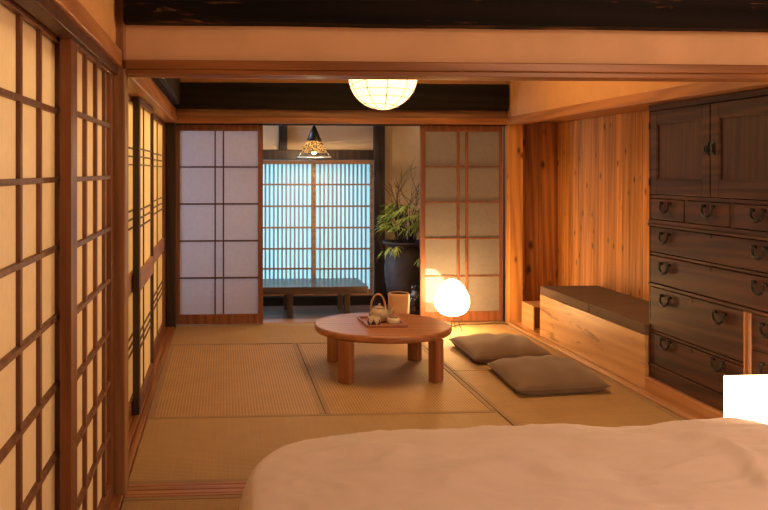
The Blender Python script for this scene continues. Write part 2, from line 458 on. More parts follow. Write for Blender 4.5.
# far wall over the sliding screens
mb = MB(); mb.box(-.43, 2.95, 7.05, 7.12, 1.75, 2.46)
struct(mb.build('wall_far', M['plaster_far']))
struct(beam_fn(-.40, 2.372, 6.93, 7.08, 1.789, 2.004, .004, 60, 9).build('beam_far', M['dark_far']))
mb = MB(); mb.box(-.405, 2.372, 6.985, 7.11, 1.722, 1.790, .003)
struct(mb.build('trim_4', wood('dim plank', (.26, .125, .055), (.16, .075, .034), 'x', 1.2, .5, .35, .6)))
mb = MB(); mb.box(-.405, 2.39, 6.955, 7.03, KZ, 1.722, .004)
struct(mb.build('lintel_far', M['trim_x']))
mb = MB(); mb.box(-.405, 2.39, 7.03, 7.13, 1.664, 1.722)
struct(mb.build('trim_5', M['dark_far']))
mb = MB(); mb.box(-.41, 2.39, 7.10, 7.27, -.057, .008, .003)
struct(mb.build('sill_far', M['sill']))
mb = MB(); mb.box(2.39, 2.54, 7.07, 7.13, -.05, 1.75)
struct(mb.build('pillar', M['dark_z']))

# right side of the far room: rail, plaster, planks, sill
mb = MB(); mb.box(2.365, 2.47, 3.5, 6.99, 1.664, 1.730, .006)
struct(mb.build('trim_6', M['trim_y']))
mb = MB(); mb.box(2.385, 2.46, 3.5, 7.06, 1.728, 2.46)
struct(mb.build('wall_right_upper', M['plaster_far']))
mb = MB(); y = 4.72; k = 0
while y < 7.19:
    w = .0965; mb.box(XW + random.uniform(0, .002), XW + .02, y + .0015, min(y + w, 7.19) - .0015, .0, 1.70, .005); y += w
mb.box(XW + .012, XW + .06, 3.45, 7.25, -.05, 1.72)
struct(mb.build('wall_right_planks', M['planks_y']))
mb = MB(); x = 2.50
for w in (.105, .115, .10, .09):
    mb.box(x + .001, x + w - .001, 7.176, 7.2, 0, 1.70, .003); x += w
mb.box(2.50, 2.95, 7.19, 7.24, -.05, 1.72)
struct(mb.build('wall_alcove', M['planks_x']))
mb = MB(); mb.box(2.46, 2.91, 3.5, 7.2, 1.70, 1.75)
struct(mb.build('ceiling_alcove', M['trim_y']))
mb = MB(); mb.box(2.372, 2.425, 3.5, 6.96, -.056, .016, .004)
struct(mb.build('sill_right', M['sill_y']))
mb = MB(); mb.box(2.425, 2.90, 4.74, 7.19, -.056, .012)
struct(mb.build('floor_alcove', M['pine_y']))
mb = MB(); mb.box(2.427, 2.46, 3.5, 4.742, .0, .094, .003)
struct(mb.build('baseboard_right', M['base_y']))

# ------------------------------------------------------------------ corridor beyond
YW = 8.05
mb = MB()
mb.box(1.535, 2.75, YW + .01, YW + .09, .20, 2.25); mb.box(-1.6, 1.45, YW + .02, YW + .09, 1.48, 2.25)
struct(mb.build('wall_corridor', M['plaster_cor']))
mb = MB(); mb.box(1.535, 2.75, YW, YW + .09, -.05, .20)
struct(mb.build('baseboard_corridor', M['dark_z']))
mb = MB(); mb.box(2.435, 2.498, 7.135, YW + .1, -.05, 2.25); mb.box(-1.68, -1.6, 7.14, YW + .1, -.05, 2.25)
struct(mb.build('wall_corridor_end', M['plaster_cor']))
mb = MB(); mb.box(-1.6, 1.436, YW - .03, YW + .08, 1.385, 1.48, .004)
struct(mb.build('beam_corridor', M['dark_z']))
mb = MB(); mb.box(1.430, 1.535, YW - .04, YW + .08, -.05, 2.25, .005)
struct(mb.build('pillar', M['dark_z']))
mb = MB(); mb.box(.520, .600, YW - .015, YW + .06, 1.478, 2.25, .004)
struct(mb.build('trim_7', M['dark_z']))
mb = MB(); mb.box(-1.6, 1.432, YW - .03, YW + .09, -.05, .085, .004)
struct(mb.build('sill_corridor', M['dark_far']))
def lattice_window(name, x0, x1, y):
    root = bpy.data.objects.new(name, None); C.objects.link(root); root.location = (x0, y, .085); struct(root)
    z0, z1 = .087, 1.384
    f = MB(); f.box(x0, x0 + .03, y, y + .03, z0, z1, .002); f.box(x1 - .03, x1, y, y + .03, z0, z1, .002)
    f.box(x0 + .03, x1 - .03, y, y + .03, z1 - .038, z1, .002); f.box(x0 + .03, x1 - .03, y, y + .03, z0, z0 + .06, .002)
    f.build('window_frame', M['slat_rail'], root)
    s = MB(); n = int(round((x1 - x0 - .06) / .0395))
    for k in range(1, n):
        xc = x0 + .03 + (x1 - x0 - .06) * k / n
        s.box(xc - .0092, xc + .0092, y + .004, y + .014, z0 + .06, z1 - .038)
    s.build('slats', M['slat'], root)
    r = MB()
    for z in (1.151, .943, .738, .536, .345): r.box(x0 + .03, x1 - .03, y - .002, y + .016, z - .008, z + .008, .002)
    r.build('cross_rails', M['slat_rail'], root)
    p = MB(); p.box(x0 + .02, x1 - .02, y + .017, y + .020, z0 + .05, z1 - .02)
    p.build('pane', M['pane'], root)
lattice_window('window_1', .845, 1.425, YW - .01)
lattice_window('window_2', .285, .865, YW + .03)
lattice_window('window_backlight_1', -.275, .305, YW - .01)  # unseen window added so that cool light backs the left glazed screen
lattice_window('window_backlight_2', -.835, -.255, YW + .03)  # second unseen window, added for the same backlight
mb = MB(); mb.box(-1.6, -.82, YW + .0, YW + .09, .08, 1.40)
struct(mb.build('wall_corridor_left', M['plaster_cor']))

# ------------------------------------------------------------------ tatami mats
def mat_thing(x0, x1, y0, y1, rib, label, edges, group='rush floor mats'):
    c = ((x0 + x1) / 2, (y0 + y1) / 2, -.055)
    g = .003; bw = .031
    mb = MB(); mb.box(x0 + g, x1 - g, y0 + g, y1 - g, -.055, 0, .004)
    o = props(mb.build('tatami_mat', M['tatami_' + rib], None, c), label, 'tatami mat', group)
    for e in edges:
        b = MB()
        if e == 'l': b.box(x0 + g - .001, x0 + bw, y0 + g, y1 - g, -.05, .0022, .001)
        if e == 'r': b.box(x1 - bw, x1 - g + .001, y0 + g, y1 - g, -.05, .0022, .001)
        if e == 'f': b.box(x0 + g, x1 - g, y0 + g - .001, y0 + bw, -.05, .0022, .001)
        if e == 'b': b.box(x0 + g, x1 - g, y1 - bw, y1 - g + .001, -.05, .0022, .001)
        b.build('cloth_border', M['border'], o)
    return o
XB, XC = .536, 1.456
mat_thing(XL, XC, 6.268, 7.10, 'x', 'rush floor mat lying along the far sliding screens and the corridor sill', 'fb')
mat_thing(XL, XB, 4.447, 6.268, 'y', 'rush floor mat between the left paper screens and the round table', 'lr')
mat_thing(XB, XC, 4.447, 6.268, 'y', 'rush floor mat directly beneath the round low table', 'lr')
mat_thing(XL, XC, 3.503, 4.447, 'x', 'rush floor mat just beyond the threshold, partly hidden by the duvet', 'fb')
mat_thing(XC, 2.372, 5.345, 7.10, 'y', 'rush floor mat under the egg lamp and the farther floor cushion', 'lr')
mat_thing(XC, 2.372, 3.503, 5.345, 'y', 'rush floor mat beside the chest, under the nearer floor cushion', 'lr')
mat_thing(-.395, 1.43, 2.44, 3.362, 'x', 'rush floor mat on the near side of the threshold, at the lower left', 'fb')
mb = MB(); mb.box(-.395, 3.0, -1.3, 2.438, -.057, -.004); mb.box(1.433, 3.0, 2.44, 3.36, -.057, -.004)
struct(mb.build('floor_near', M['tatami_x']))

# ------------------------------------------------------------------ sliding screens
def screen(name, label, axis, a0, a1, pos, th, z0, z1, stile, top, bot, verts, horiz, vw, hw, mp, group, mf, ml, extra=None, slim=False, stile_mats=None, cat='sliding screen'):
    sx = 1 if axis == 'y' else -1
    def B(mb, p0, p1, d0, d1, zz0, zz1, bev=.002):      # p along the screen, d depth back from the room face
        if axis == 'y': mb.box(pos - d1, pos - d0, p0, p1, zz0, zz1, bev)
        else: mb.box(p0, p1, pos + d0, pos + d1, zz0, zz1, bev)
    mid = (a0 + a1) / 2
    root = thing(name, label, cat, (pos - th / 2, mid, z0) if axis == 'y' else (mid, pos + th / 2, z0), group)
    s0, s1 = stile if hasattr(stile, '__len__') else (stile, stile)
    mats = stile_mats or (mf, mf)
    for (p0, p1, mm) in ((a0, a0 + s0, mats[0]), (a1 - s1, a1, mats[1])):
        f = MB(); B(f, p0, p1, 0, th, z0, z1); f.build('stile', mm, root)
    f = MB(); B(f, a0 + s0, a1 - s1, 0, th, z1 - top, z1); f.build('top_rail', mf, root)
    f = MB(); B(f, a0 + s0, a1 - s1, 0, th, z0, z0 + bot); f.build('bottom_rail', mf, root)
    l = MB(); dv_ = th * .58 - .007 if slim else .006; dh_ = th * .58 - .009 if slim else .003
    for v in verts: B(l, v - vw / 2, v + vw / 2, dv_, th * .575, z0 + bot, z1 - top, .001)
    for h in horiz: B(l, a0 + s0, a1 - s1, dh_, th * .575, h - hw / 2, h + hw / 2, .001)
    l.build('lattice', ml, root)
    if extra:
        for (ea, eb) in extra:
            e = MB(); B(e, a0 + s0, a1 - s1, .001, th * .9, ea, eb); e.build('waist_rail', M['waist'], root)
    p = MB(); B(p, a0 + s0 * .6, a1 - s1 * .6, th * .58, th * .66, z0 + bot * .7, z1 - top * .6, 0)
    p.build('paper', mp, root)
    return root
H = [1.456, 1.260, 1.064, .867, .670, .474, .278]
g1 = 'lattice paper screens at the left'
screen('shoji_screen', 'glazed lattice paper screen nearest the viewer, cut by the left edge', 'y', 1.60, 2.565, -.470, .030, .013, 1.694, (.075, .080), .042, .075,
       [1.815, 2.035, 2.25], H, .024, .015, M['paper'], g1, M['shoji_wood'], M['shoji_lat'])
screen('shoji_screen', 'lattice paper screen standing against the brown pillar, near side', 'y', 2.425, 3.365, -.430, .032,   .013, 1.694, (.10, .09), .042, .075,
       [2.735, 2.955, 3.165], H, .026, .015, M['paper'], g1, M['shoji_wood'], M['shoji_lat'])
H2 = [1.403, 1.360, 1.316, 1.073, 1.027, .981, .41, .365, .322]
g2 = 'paper screens with triple bars along the far left side'
kw = dict(extra=[(.645, .750)], slim=True)
screen('shoji_screen', 'paper screen with triple bars directly beyond the brown pillar', 'y', 3.495, 4.70, -.478, .026, .013, 1.668, .05, .028, .07,
       [3.80], H2, .018, .008, M['paper2'], g2, M['shoji_wood'], M['shoji_dark'], **kw)
screen('shoji_screen', 'paper screen with triple bars and a near-black leading edge post', 'y', 4.45, 5.37, -.440, .034, .013, 1.668, (.07, .03), .028, .07,
       [4.86], H2, .024, .008, M['paper2'], g2, M['shoji_wood'], M['shoji_dark'], stile_mats=(M['shoji_black'], M['shoji_dark']), **kw)
screen('shoji_screen', 'paper screen with triple bars ending at the dark corner post', 'y', 5.34, 6.95, -.476, .026, .013, 1.668, (.03, .16), .028, .07,
       [5.80, 6.25], H2, .030, .008, M['paper2'], g2, M['shoji_wood'], M['shoji_dark'], **kw)
HF = [1.314, 1.007, .700, .393]
g3 = 'tall glazed screens of the corridor opening'
screen('sliding_screen', 'tall bluish-white glazed screen left of the corridor opening', 'x', -.393, .324, 7.05, .030, .009, 1.664, (.028, .040), .050, .082,
       [-.073, -.004], HF, .012, .013, M['paper_blue'], g3, M['shoji_wood'], M['shoji_dark'])
HR = [1.319, 1.019, .710, .393]
screen('sliding_screen', 'tall grey patterned glazed screen behind the egg lamp', 'x', 1.649, 2.357, 7.035, .030, .009, 1.664, (.043, .028), .050, .086,
       [1.975, 2.048], HR, .024, .012, M['paper_grey'], g3, M['shoji_wood'], M['shoji_wood'])

# ------------------------------------------------------------------ chest
XCF = 2.45
CY0, CY1 = 3.50, 4.742
chest = thing('chest_of_drawers', 'tall dark chestnut chest with cupboard doors above iron-handled drawers', 'chest', (2.65, 4.12, .095))
def cz(n, mb, mat, par=None): return mb.build(n, mat, par or chest)
b = MB()
b.box(XCF + .02, XW - .006, CY0, CY0 + .03, .095, 1.64, .002); b.box(XCF + .02, XW - .006, CY1 - .03, CY1, .095, 1.64, .002)
b.box(XCF + .30, XW - .01, CY0 + .03, CY1 - .03, .095, 1.64)
b.box(XCF - .002, XW - .006, CY0, CY1, 1.628, 1.660, .003)                 # cornice
b.box(XCF + .006, XCF + .31, CY0 + .0, CY1 - .0, 1.128, 1.148, .002); b.box(XCF - .004, XCF + .31, CY0, CY1, .984, 1.006, .003)
b.box(XCF - .009, XCF + .31, CY0, CY1, .968, .984, .003)
b.box(XCF + .004, XCF + .31, CY0, CY1, .803, .818, .002); b.box(XCF - .004, XCF + .31, CY0, CY1, .624, .641, .002)
b.box(XCF + .004, XCF + .31, CY0, CY1, .3575, .372, .002); b.box(XCF - .006, XCF + .31, CY0, CY1, .166, .180, .002)
for (p, q) in ((CY0, CY0 + .012), (CY1 - .012, CY1)): b.box(XCF + .001, XCF + .05, p, q, .095, 1.63, .001)
b.box(XCF + .004, XCF + .3, 4.336, 4.368, 1.005, 1.13, .002); b.box(XCF + .004, XCF + .3, 3.926, 3.958, 1.005, 1.13, .002)
cz('body', b, M['chest_y'])
b = MB(); b.box(XCF + .004, XCF + .31, CY0 + .002, CY1 - .002, .095, .166, .003); cz('plinth', b, M['chest_y'])
b = MB(); b.box(XCF - .006, XCF + .3, 3.79, 3.842, .180, .624, .004)
b.box(XCF - .009, XCF - .004, 3.796, 3.803, .185, .62, .001); b.box(XCF - .009, XCF - .004, 3.829, 3.836, .185, .62, .001); cz('divider_post', b, M['chest_strip'])
def bail(y, z, par, w=.043, xf=XCF):
    h = MB(); pts = []
    for k in range(15):
        a = PI * (.93 + 1.14 * k / 14)
        pts.append((xf - .014 - .006 * math.sin(PI * k / 14), y - w * math.cos(a), z + .013 + .037 * math.copysign(abs(math.sin(a)) ** .75, math.sin(a))))
    h.tube(pts, [.0045 + .0042 * math.sin(PI * k / 14) for k in range(15)], 8)
    for s in (0, 14):
        p = pts[s]; h.tube([(xf + .002, p[1], p[2]), (xf - .020, p[1], p[2])], .0085, 10)
    h.build('handle', M['iron'], par)
def keyhole(y, z, par, xf=XCF):
    k = MB()
    k.add([(xf - .0025, y + sx * .0115, z + sz * .0115) for sx, sz in ((1, 0), (.4, .4), (0, 1), (-.4, .4), (-1, 0), (-.4, -.4), (0, -1), (.4, -.4))] +
          [(xf + .001, y + sx * .0115, z + sz * .0115) for sx, sz in ((1, 0), (.4, .4), (0, 1), (-.4, .4), (-1, 0), (-.4, -.4), (0, -1), (.4, -.4))],
          [list(range(8))] + [[i, (i + 1) % 8, 8 + (i + 1) % 8, 8 + i] for i in range(8)])
    k.build('keyhole_plate', M['iron'], par)
def drawer(y0, y1, z0, z1, handles, key=None, mat='chest_y'):
    d = MB(); d.box(XCF, XCF + .29, y0, y1, z0, z1, .004)
    o = cz('drawer', d, M[mat])
    for (hy, hz) in handles: bail(hy, hz, o)
    if key: keyhole(*key, o)
    return o
for (y0, y1, hy) in ((4.372, 4.726, 4.548), (3.962, 4.332, 4.128), (3.516, 3.922, 3.728)):
    drawer(y0, y1, 1.010, 1.124, [(hy, 1.078)])
drawer(3.516, 4.726, .822, .964, [(4.552, .908), (3.716, .908)], (4.118, .952))
drawer(3.516, 4.726, .645, .799, [(4.552, .738), (3.716, .745)], (4.122, .786))
drawer(3.846, 4.726, .376, .620, [(4.544, .560), (4.030, .556)], (4.292, .604))
drawer(3.846, 4.726, .184, .354, [(4.544, .318), (4.045, .318)], (4.292, .338))
drawer(3.516, 3.786, .470, .620, [(3.655, .560)])
drawer(3.516, 3.786, .184, .455, [(3.655, .380)])
b = MB(); b.box(XCF + .004, XCF + .3, 3.516, 3.786, .456, .469, .001); cz('drawer_rail', b, M['chest_y'])
for (y0, y1, hs) in ((4.128, 4.726, 1), (3.516, 4.120, -1)):
    d = MB(); z0, z1 = 1.152, 1.624; fr = .070
    d.box(XCF, XCF + .025, y0, y0 + fr, z0, z1, .003); d.box(XCF, XCF + .025, y1 - fr, y1, z0, z1, .003)
    d.box(XCF, XCF + .025, y0 + fr, y1 - fr, z1 - fr, z1, .003); d.box(XCF, XCF + .025, y0 + fr, y1 - fr, z0, z0 + fr + .01, .003)
    o = cz('door', d, M['chest_y'])
    p = MB(); p.box(XCF + .011, XCF + .02, y0 + fr - .004, y1 - fr + .004, z0 + fr, z1 - fr + .004); p.build('door_panel', M['chest_z'], o)
    m_ = MB(); ym = y0 + fr; yM = y1 - fr; zm = z0 + fr + .01; zM = z1 - fr
    for (a, b2, c, d2) in ((ym, ym + .009, zm, zM), (yM - .009, yM, zm, zM), (ym, yM, zm, zm + .009), (ym, yM, zM - .009, zM)):
        m_.box(XCF + .003, XCF + .014, a, b2, c, d2, .002)
    m_.build('moulding', M['chest_y'], o)
    ly = y0 + .022 if hs > 0 else y1 - .022
    l = MB(); l.box(XCF - .004, XCF + .001, ly - .018, ly + .018, 1.362, 1.428, .001)
    if hs < 0: l.box(XCF - .012, XCF - .003, ly - .010, ly + .010, 1.375, 1.418, .003)
    else: l.tube([(XCF - .009, ly + .012 * math.cos(t * PI / 5), 1.395 + .018 * math.sin(t * PI / 5)) for t in range(10)], .003, 6, True)
    l.build('latch', M['iron'], o)
    for hz in (1.22, 1.54):
        h = MB(); hy = y1 + .001 if hs > 0 else y0 - .001
        h.tube([(XCF - .004, hy, hz - .02), (XCF - .004, hy, hz + .02)], .005, 8); h.build('hinge', M['iron'], o)

# ------------------------------------------------------------------ storage bench, pads, box, outlet
bench = thing('storage_bench', 'pale knotty pine box bench built against the cedar boards', 'bench', (2.66, 5.57, .016))
BY0, BY1 = 4.748, 6.378
b = MB(); b.box(2.428, 2.452, BY0, BY1, .016, .333, .003); b.build('front_panel', M['pine_y'], bench)
b = MB(); b.box(2.453, 2.884, BY1 - .024, BY1, .016, .333, .003); b.build('end_panel', M['pine_x'], bench)
b = MB(); b.box(2.453, 2.884, BY0, BY1 - .025, .310, .333, .002); b.box(2.453, 2.884, BY0, BY0 + .02, .016, .308, .002); b.build('top_board', M['pine_y'], bench)
gp = 'flat pads on the pine bench'
def pad(y0, y1, label):
    p = MB(); p.box(2.427, 2.882, y0, y1, .334, .396, .007)
    o = p.build('seat_pad', M['pad_top'], None, (2.655, (y0 + y1) / 2, .334)); props(o, label, 'seat pad', gp)
    s = MB(); zz = .3985
    s.tube([(2.431, y0 + .006, .394), (2.431, y1 - .006, .394), (2.878, y1 - .006, .394), (2.878, y0 + .006, .394)], .0028, 6, True)
    s.build('piping', M['pad_top'], o)
pad(4.752, 5.497, 'flat grey-brown pad on the bench, the one touching the dark chest')
pad(5.501, 6.374, 'flat grey-brown pad on the bench, the one farther from the chest')
box = thing('wooden_box', 'small pale wooden box with a perforated dark side beside the bench', 'box', (2.56, 6.73, .012))
b = MB(); X0, X1, Y0, Y1, Z0, Z1 = 2.462, 2.66, 6.605, 6.87, .0125, .202
b.box(X0, X0 + .012, Y0, Y1, Z0, Z1, .002); b.box(X1 - .012, X1, Y0, Y1, Z0, Z1, .002); b.box(X0 + .012, X1 - .012, Y1 - .012, Y1, Z0, Z1, .002)
b.box(X0 + .012, X1 - .012, Y0 + .0, Y1 - .012, Z1 - .012, Z1, .002); b.box(X0 + .012, X1 - .012, Y0, Y1 - .012, Z0, Z0 + .01, .002)
b.build('case', M['pine_y'], box)
b = MB()
for k in range(-8, 16):
    for s in (1, -1):
        pts = []
        for t in (0, 1):
            xx = X0 + .012 + k * .0175 + (t * .168 if s > 0 else (1 - t) * .168)
            pts.append(Vector((xx, Y0 + .006 + (.002 if s > 0 else -.001), Z0 + .01 + t * .167)))
        lo, hi = X0 + .013, X1 - .013
        a, c = pts
        def clipx(a, c):
            if a.x > c.x: a, c = c, a
            if c.x < lo or a.x > hi: return None
            if a.x < lo: a = a + (c - a) * ((lo - a.x) / (c.x - a.x))
            if c.x > hi: c = c + (a - c) * ((c.x - hi) / (c.x - a.x))
            return a, c
        r = clipx(a, c)
        if r and (r[1] - r[0]).length > .01: b.tube(r, .0028, 4)
b.build('mesh_front', wood('reddish mesh', (.30, .11, .045), (.2, .07, .03), 'z', 1), box)
b = MB(); b.box(X0 + .012, X1 - .012, Y0 + .03, Y0 + .034, Z0 + .01, Z1 - .012); b.build('dark_lining', M['black'], box)
out = thing('wall_outlet', 'brown wall socket plate low on the cedar boards by the corner post', 'outlet', (2.563, 7.174, .258))
b = MB(); b.box(2.535, 2.592, 7.166, 7.1755, .208, .308, .003); b.build('plate', M['outlet'], out)
b = MB(); b.box(2.546, 2.581, 7.162, 7.1665, .255, .298, .002); b.build('socket', M['outlet_in'], out)
b = MB(); b.box(2.547, 2.580, 7.158, 7.1665, .222, .250, .003); b.build('plug', M['black'], out)
b = MB(); b.tube([(2.563, 7.160, .224), (2.565, 7.150, .20), (2.575, 7.14, .12), (2.57, 7.10, .03), (2.56, 7.0, .018)], .0035, 6); b.build('plug_cord', M['cord'], out)

# ------------------------------------------------------------------ round table and what stands on it
TX, TY, TZ, TR = 1.017, 5.385, .302, .437
table = thing('round_table', 'low round reddish-brown wooden table on the mats', 'table', (TX, TY, 0))
b = MB(); pr = [(0, TZ - .044), (TR - .012, TZ - .044), (TR - .004, TZ - .038), (TR, TZ - .028), (TR, TZ - .009), (TR - .003, TZ - .003), (TR - .010, TZ), (0, TZ)]
b.lathe(pr, (TX, TY, 0), 96)
for i, f in enumerate(b.f): b.sm[i] = True
to = b.build('tabletop', M['table'], table)
for p in to.data.polygons:
    if abs(p.normal.z) > .95: p.use_smooth = False
for sx in (-1, 1):
    for sy in (-1, 1):
        cxl, cyl = 1.012 + sx * .275, 5.37 + sy * .292
        a0 = math.atan2(cyl - TY, cxl - TX); R0 = math.hypot(cxl - TX, cyl - TY) + .028
        poly = []
        for k in range(9):
            t = a0 + (k / 8 - .5) * .19
            poly.append((TX + R0 * math.cos(t), TY + R0 * math.sin(t)))
        Ri = R0 - .056
        for k in range(5):
            t = a0 + (.5 - k / 4) * .20
            poly.append((TX + Ri * math.cos(t), TY + Ri * math.sin(t)))
        b = MB(); b.prism(poly, .0025, TZ - .044, .003); b.build('leg', M['table_z'], table)

# tray: quadrilateral turned a little
c0 = Vector((1.013, 5.40)); ang = math.radians(2)
ex = Vector((math.cos(ang), math.sin(ang))); ey = Vector((-math.sin(ang), math.cos(ang)))
tw, td = .128, .165
tray = thing('tea_tray', 'small square brown wooden tray in the middle of the round table', 'tray', (c0.x, c0.y, TZ + .001))
def q(u, v): p = c0 + ex * u + ey * v; return (p.x, p.y)
b = MB(); b.prism([q(-tw, -td), q(tw, -td), q(tw, td), q(-tw, td)], TZ + .001, TZ + .007); b.build('tray_base', M['table'], tray)
b = MB()
for (u0, u1, v0, v1) in ((-tw, tw, -td, -td + .009), (-tw, tw, td - .009, td), (-tw, -tw + .009, -td + .009, td - .009), (tw - .009, tw, -td + .009, td - .009)):
    b.prism([q(u0, v0), q(u1, v0), q(u1, v1), q(u0, v1)], TZ + .0065, TZ + .019, .0015)
b.build('rim', M['table'], tray)
TT = TZ + .0075
# teapot
pc = Vector((1.002, 5.425, TT)); pot = thing('teapot', 'round sandy clay teapot with a bent cane handle, on the tray', 'teapot', pc)
b = MB(); b.lathe([(0, 0), (.038, 0), (.048, .008), (.055, .024), (.057, .040), (.052, .056), (.042, .068), (.030, .074), (.027, .0735), (.026, .070), (.0, .070)], pc, 40); b.build('body', M['clay'], pot)
b = MB(); b.lathe([(.0265, .0745), (.029, .0760), (.024, .081), (.010, .085), (.006, .087), (.009, .093), (.008, .099), (0, .101)], pc, 32); b.build('lid', M['clay'], pot)
b = MB(); b.tube([pc + Vector((.045, -.004, .030)), pc + Vector((.062, -.006, .040)), pc + Vector((.070, -.008, .056)), pc + Vector((.077, -.009, .070))], [.016, .012, .009, .008], 12); b.build('spout', M['clay'], pot)
b = MB(); pts = []
for k in range(21):
    t = PI * (-.06 + 1.12 * k / 20)
    pts.append(pc + Vector((-.006 + .040 * math.cos(t), 0.004, .072 + .078 * math.sin(t))))
b.tube(pts, .0055, 8); b.build('handle', M['bamboo'], pot)
for o_ in pot.children: o_.scale = (1.17, 1.17, 1.17)
# cups
cp = Vector((.945, 5.300, TT)); cup = thing('tea_cup', 'small pale cup with dark peaked triangles, in front of the teapot', 'cup', cp, 'cups on the tray')
prof = [(.020, 0), (.030, .001), (.036, .008), (.0385, .016), (.040, .024), (.0395, .032), (.0375, .040), (.036, .047), (.034, .052), (.032, .052), (.033, .040), (.032, .012), (0, .010)]
fine = []
for i in range(len(prof) - 1):
    for t in ((0, .5) if i < 8 else (0,)):
        fine.append((prof[i][0] + (prof[i + 1][0] - prof[i][0]) * t, prof[i][1] + (prof[i + 1][1] - prof[i][1]) * t))
fine.append(prof[-1])
def peak(i, k):
    if i > 15: return 0
    z = fine[i][1] / .052; a = ((k / 72 * 6 + .25) % 1) - .5
    return 1 if z < .80 * (1 - abs(a) * 2.1) else 0
b = MB(); b.lathe(fine, cp, 72, 0, True, peak); b.build('body', [M['cup'], M['cup_dark']], cup)
cup.scale = (1.08, 1.08, 1.0)
b = MB(); b.lathe([(0, .036), (.0325, .0362), (.0325, .037), (0, .037)], cp, 32); b.build('tea', M['tea'], cup)
cp2 = Vector((1.072, 5.315, TT)); cup2 = thing('tea_cup', 'small plain pale cup filled with dark tea, right of the patterned cup', 'cup', cp2, 'cups on the tray')
b = MB(); b.lathe([(.026, 0), (.036, .002), (.041, .012), (.042, .022), (.039, .034), (.034, .043), (.031, .043), (.033, .034), (.034, .014), (0, .011)], cp2, 40); b.build('body', M['cup'], cup2)
b = MB(); b.lathe([(0, .039), (.0312, .0395), (.0308, .0418), (0, .0418)], cp2, 32); b.build('tea', M['tea'], cup2)
# round bin on the mat behind the table
oc = Vector((1.322, 6.35, .003)); can = thing('round_bin', 'peach-tan open round bin standing behind the table before the corridor', 'bin', oc)
b = MB(); b.lathe([(0, 0), (.062, 0), (.070, .006), (.073, .04), (.079, .23), (.0815, .325), (.0815, .342), (.078, .352), (.073, .355), (.069, .350)], oc, 56, cap=False); b.build('body', M['canister'], can)
b = MB(); b.lathe([(.069, .3495), (.066, .31), (.058, .03), (0, .028)], oc, 56, cap=False); b.build('inside', M['canister_in'], can)

# ------------------------------------------------------------------ floor cushions
def cushion(corners, h, label, seed):
    c = sum((Vector(p) for p in corners), Vector((0, 0))) / 4
    o3 = Vector((c.x, c.y, 0))
    A, B_, Cc, D = [Vector(p) for p in corners]   # far-left, near-left, near-right, far-right
    def base(u, v):
        # pull the mid sides in so that the corners stand out
        uu, vv = u * 2 - 1, v * 2 - 1
        pu = uu * (1 - .03 * (1 - vv * vv) - .02 * (uu * vv) ** 4); pv = vv * (1 - .03 * (1 - uu * uu) - .02 * (uu * vv) ** 4)
        u2, v2 = (pu + 1) / 2, (pv + 1) / 2
        p = (A * (1 - u2) + D * u2) * (1 - v2) + (B_ * (1 - u2) + Cc * u2) * v2
        e = max(0., (1 - abs(uu) ** 2.6)) ** .5 * max(0., (1 - abs(vv) ** 2.6)) ** .5
        return p, e, uu, vv
    def top(u, v):
        p, e, uu, vv = base(u, v)
        wr = noise.noise(Vector((p.x * 9 + seed, p.y * 5, 0))) * .007 + math.sin((uu + .35 * vv) * 11 + 2 * noise.noise(Vector((p.x * 4, p.y * 4, seed)))) * .012 * (1 - e * .75)
        edge = .040
        return Vector((p.x, p.y, edge + (h - edge) * e + wr * e))
    def bot(u, v):
        p, e, uu, vv = base(u, v)
        return Vector((p.x, p.y, max(.003, .040 - .10 * e)))
    m_ = MB(); m_.grid(top, 44, 44); m_.grid(bot, 44, 44)
    o = m_.build('floor_cushion', M['cushion'], None, o3)
    props(o, label, 'cushion', 'taupe cushions on the mats')
    s = MB(); N = 24
    pts = [top(i / N, 0) for i in range(N)] + [top(1, i / N) for i in range(N)] + [top(1 - i / N, 1) for i in range(N)] + [top(0, 1 - i / N) for i in range(N)]
    s.tube(pts, .0045, 6, True); s.build('seam', M['cushion'], o)
cushion([(1.655, 6.17), (1.645, 5.47), (2.215, 5.54), (2.23, 6.24)], .106, 'taupe linen floor cushion, the farther one, nearer the egg lamp', 1.3)
cushion([(1.69, 5.37), (1.655, 4.68), (2.225, 4.74), (2.245, 5.42)], .120, 'taupe linen floor cushion, the nearer one, overlapping the other in view', 5.1)

# ------------------------------------------------------------------ lamps
lc = Vector((1.828, 6.70, .003)); lamp = thing('floor_lamp', 'glowing white egg-shaped lamp on thin wire legs before the grey screen', 'lamp', lc)
b = MB(); pr = []
for k in range(33):
    t = PI * k / 32
    r = .1385 * (math.sin(t) ** .92) * (.97 + .235 * math.cos(t)) if 0 < k < 32 else 0
    pr.append((max(0, r), .262 - .148 * math.cos(t)))
b.lathe(pr, lc, 48); b.build('shade', M['egg'], lamp)
for k in range(3):
    a = 2 * PI * k / 3 + 1.1
    b = MB(); b.tube([lc + Vector((.05 * math.cos(a), .05 * math.sin(a), .15)), lc + Vector((.075 * math.cos(a), .075 * math.sin(a), .06)), lc + Vector((.105 * math.cos(a), .105 * math.sin(a), .004))], .003, 6)
    b.build('leg', M['iron'], lamp)
b = MB(); b.tube([lc + Vector((0, 0, .12)), lc + Vector((0, .01, .03)), lc + Vector((.06, .1, .004)), (1.90, 6.87, .007), (1.99, 6.93, .007), (2.10, 6.915, .007), (2.23, 6.94, .007), (2.33, 6.93, .007), (2.36, 6.90, .007)], .0035, 6)
b.build('cord', M['cord'], lamp)

kc = Vector((2.170, 3.195, -.004)); kl = thing('cube_lamp', 'bright white cube lamp behind the duvet at the right edge', 'lamp', kc)
b = MB(); b.box(kc.x - .135, kc.x + .135, kc.y - .135, kc.y + .135, .19, .449, .004); b.build('shade', M['cube'], kl)
b = MB(); b.box(kc.x - .12, kc.x + .12, kc.y - .12, kc.y + .12, -.004, .189, .004); b.build('base', M['table_z'], kl)

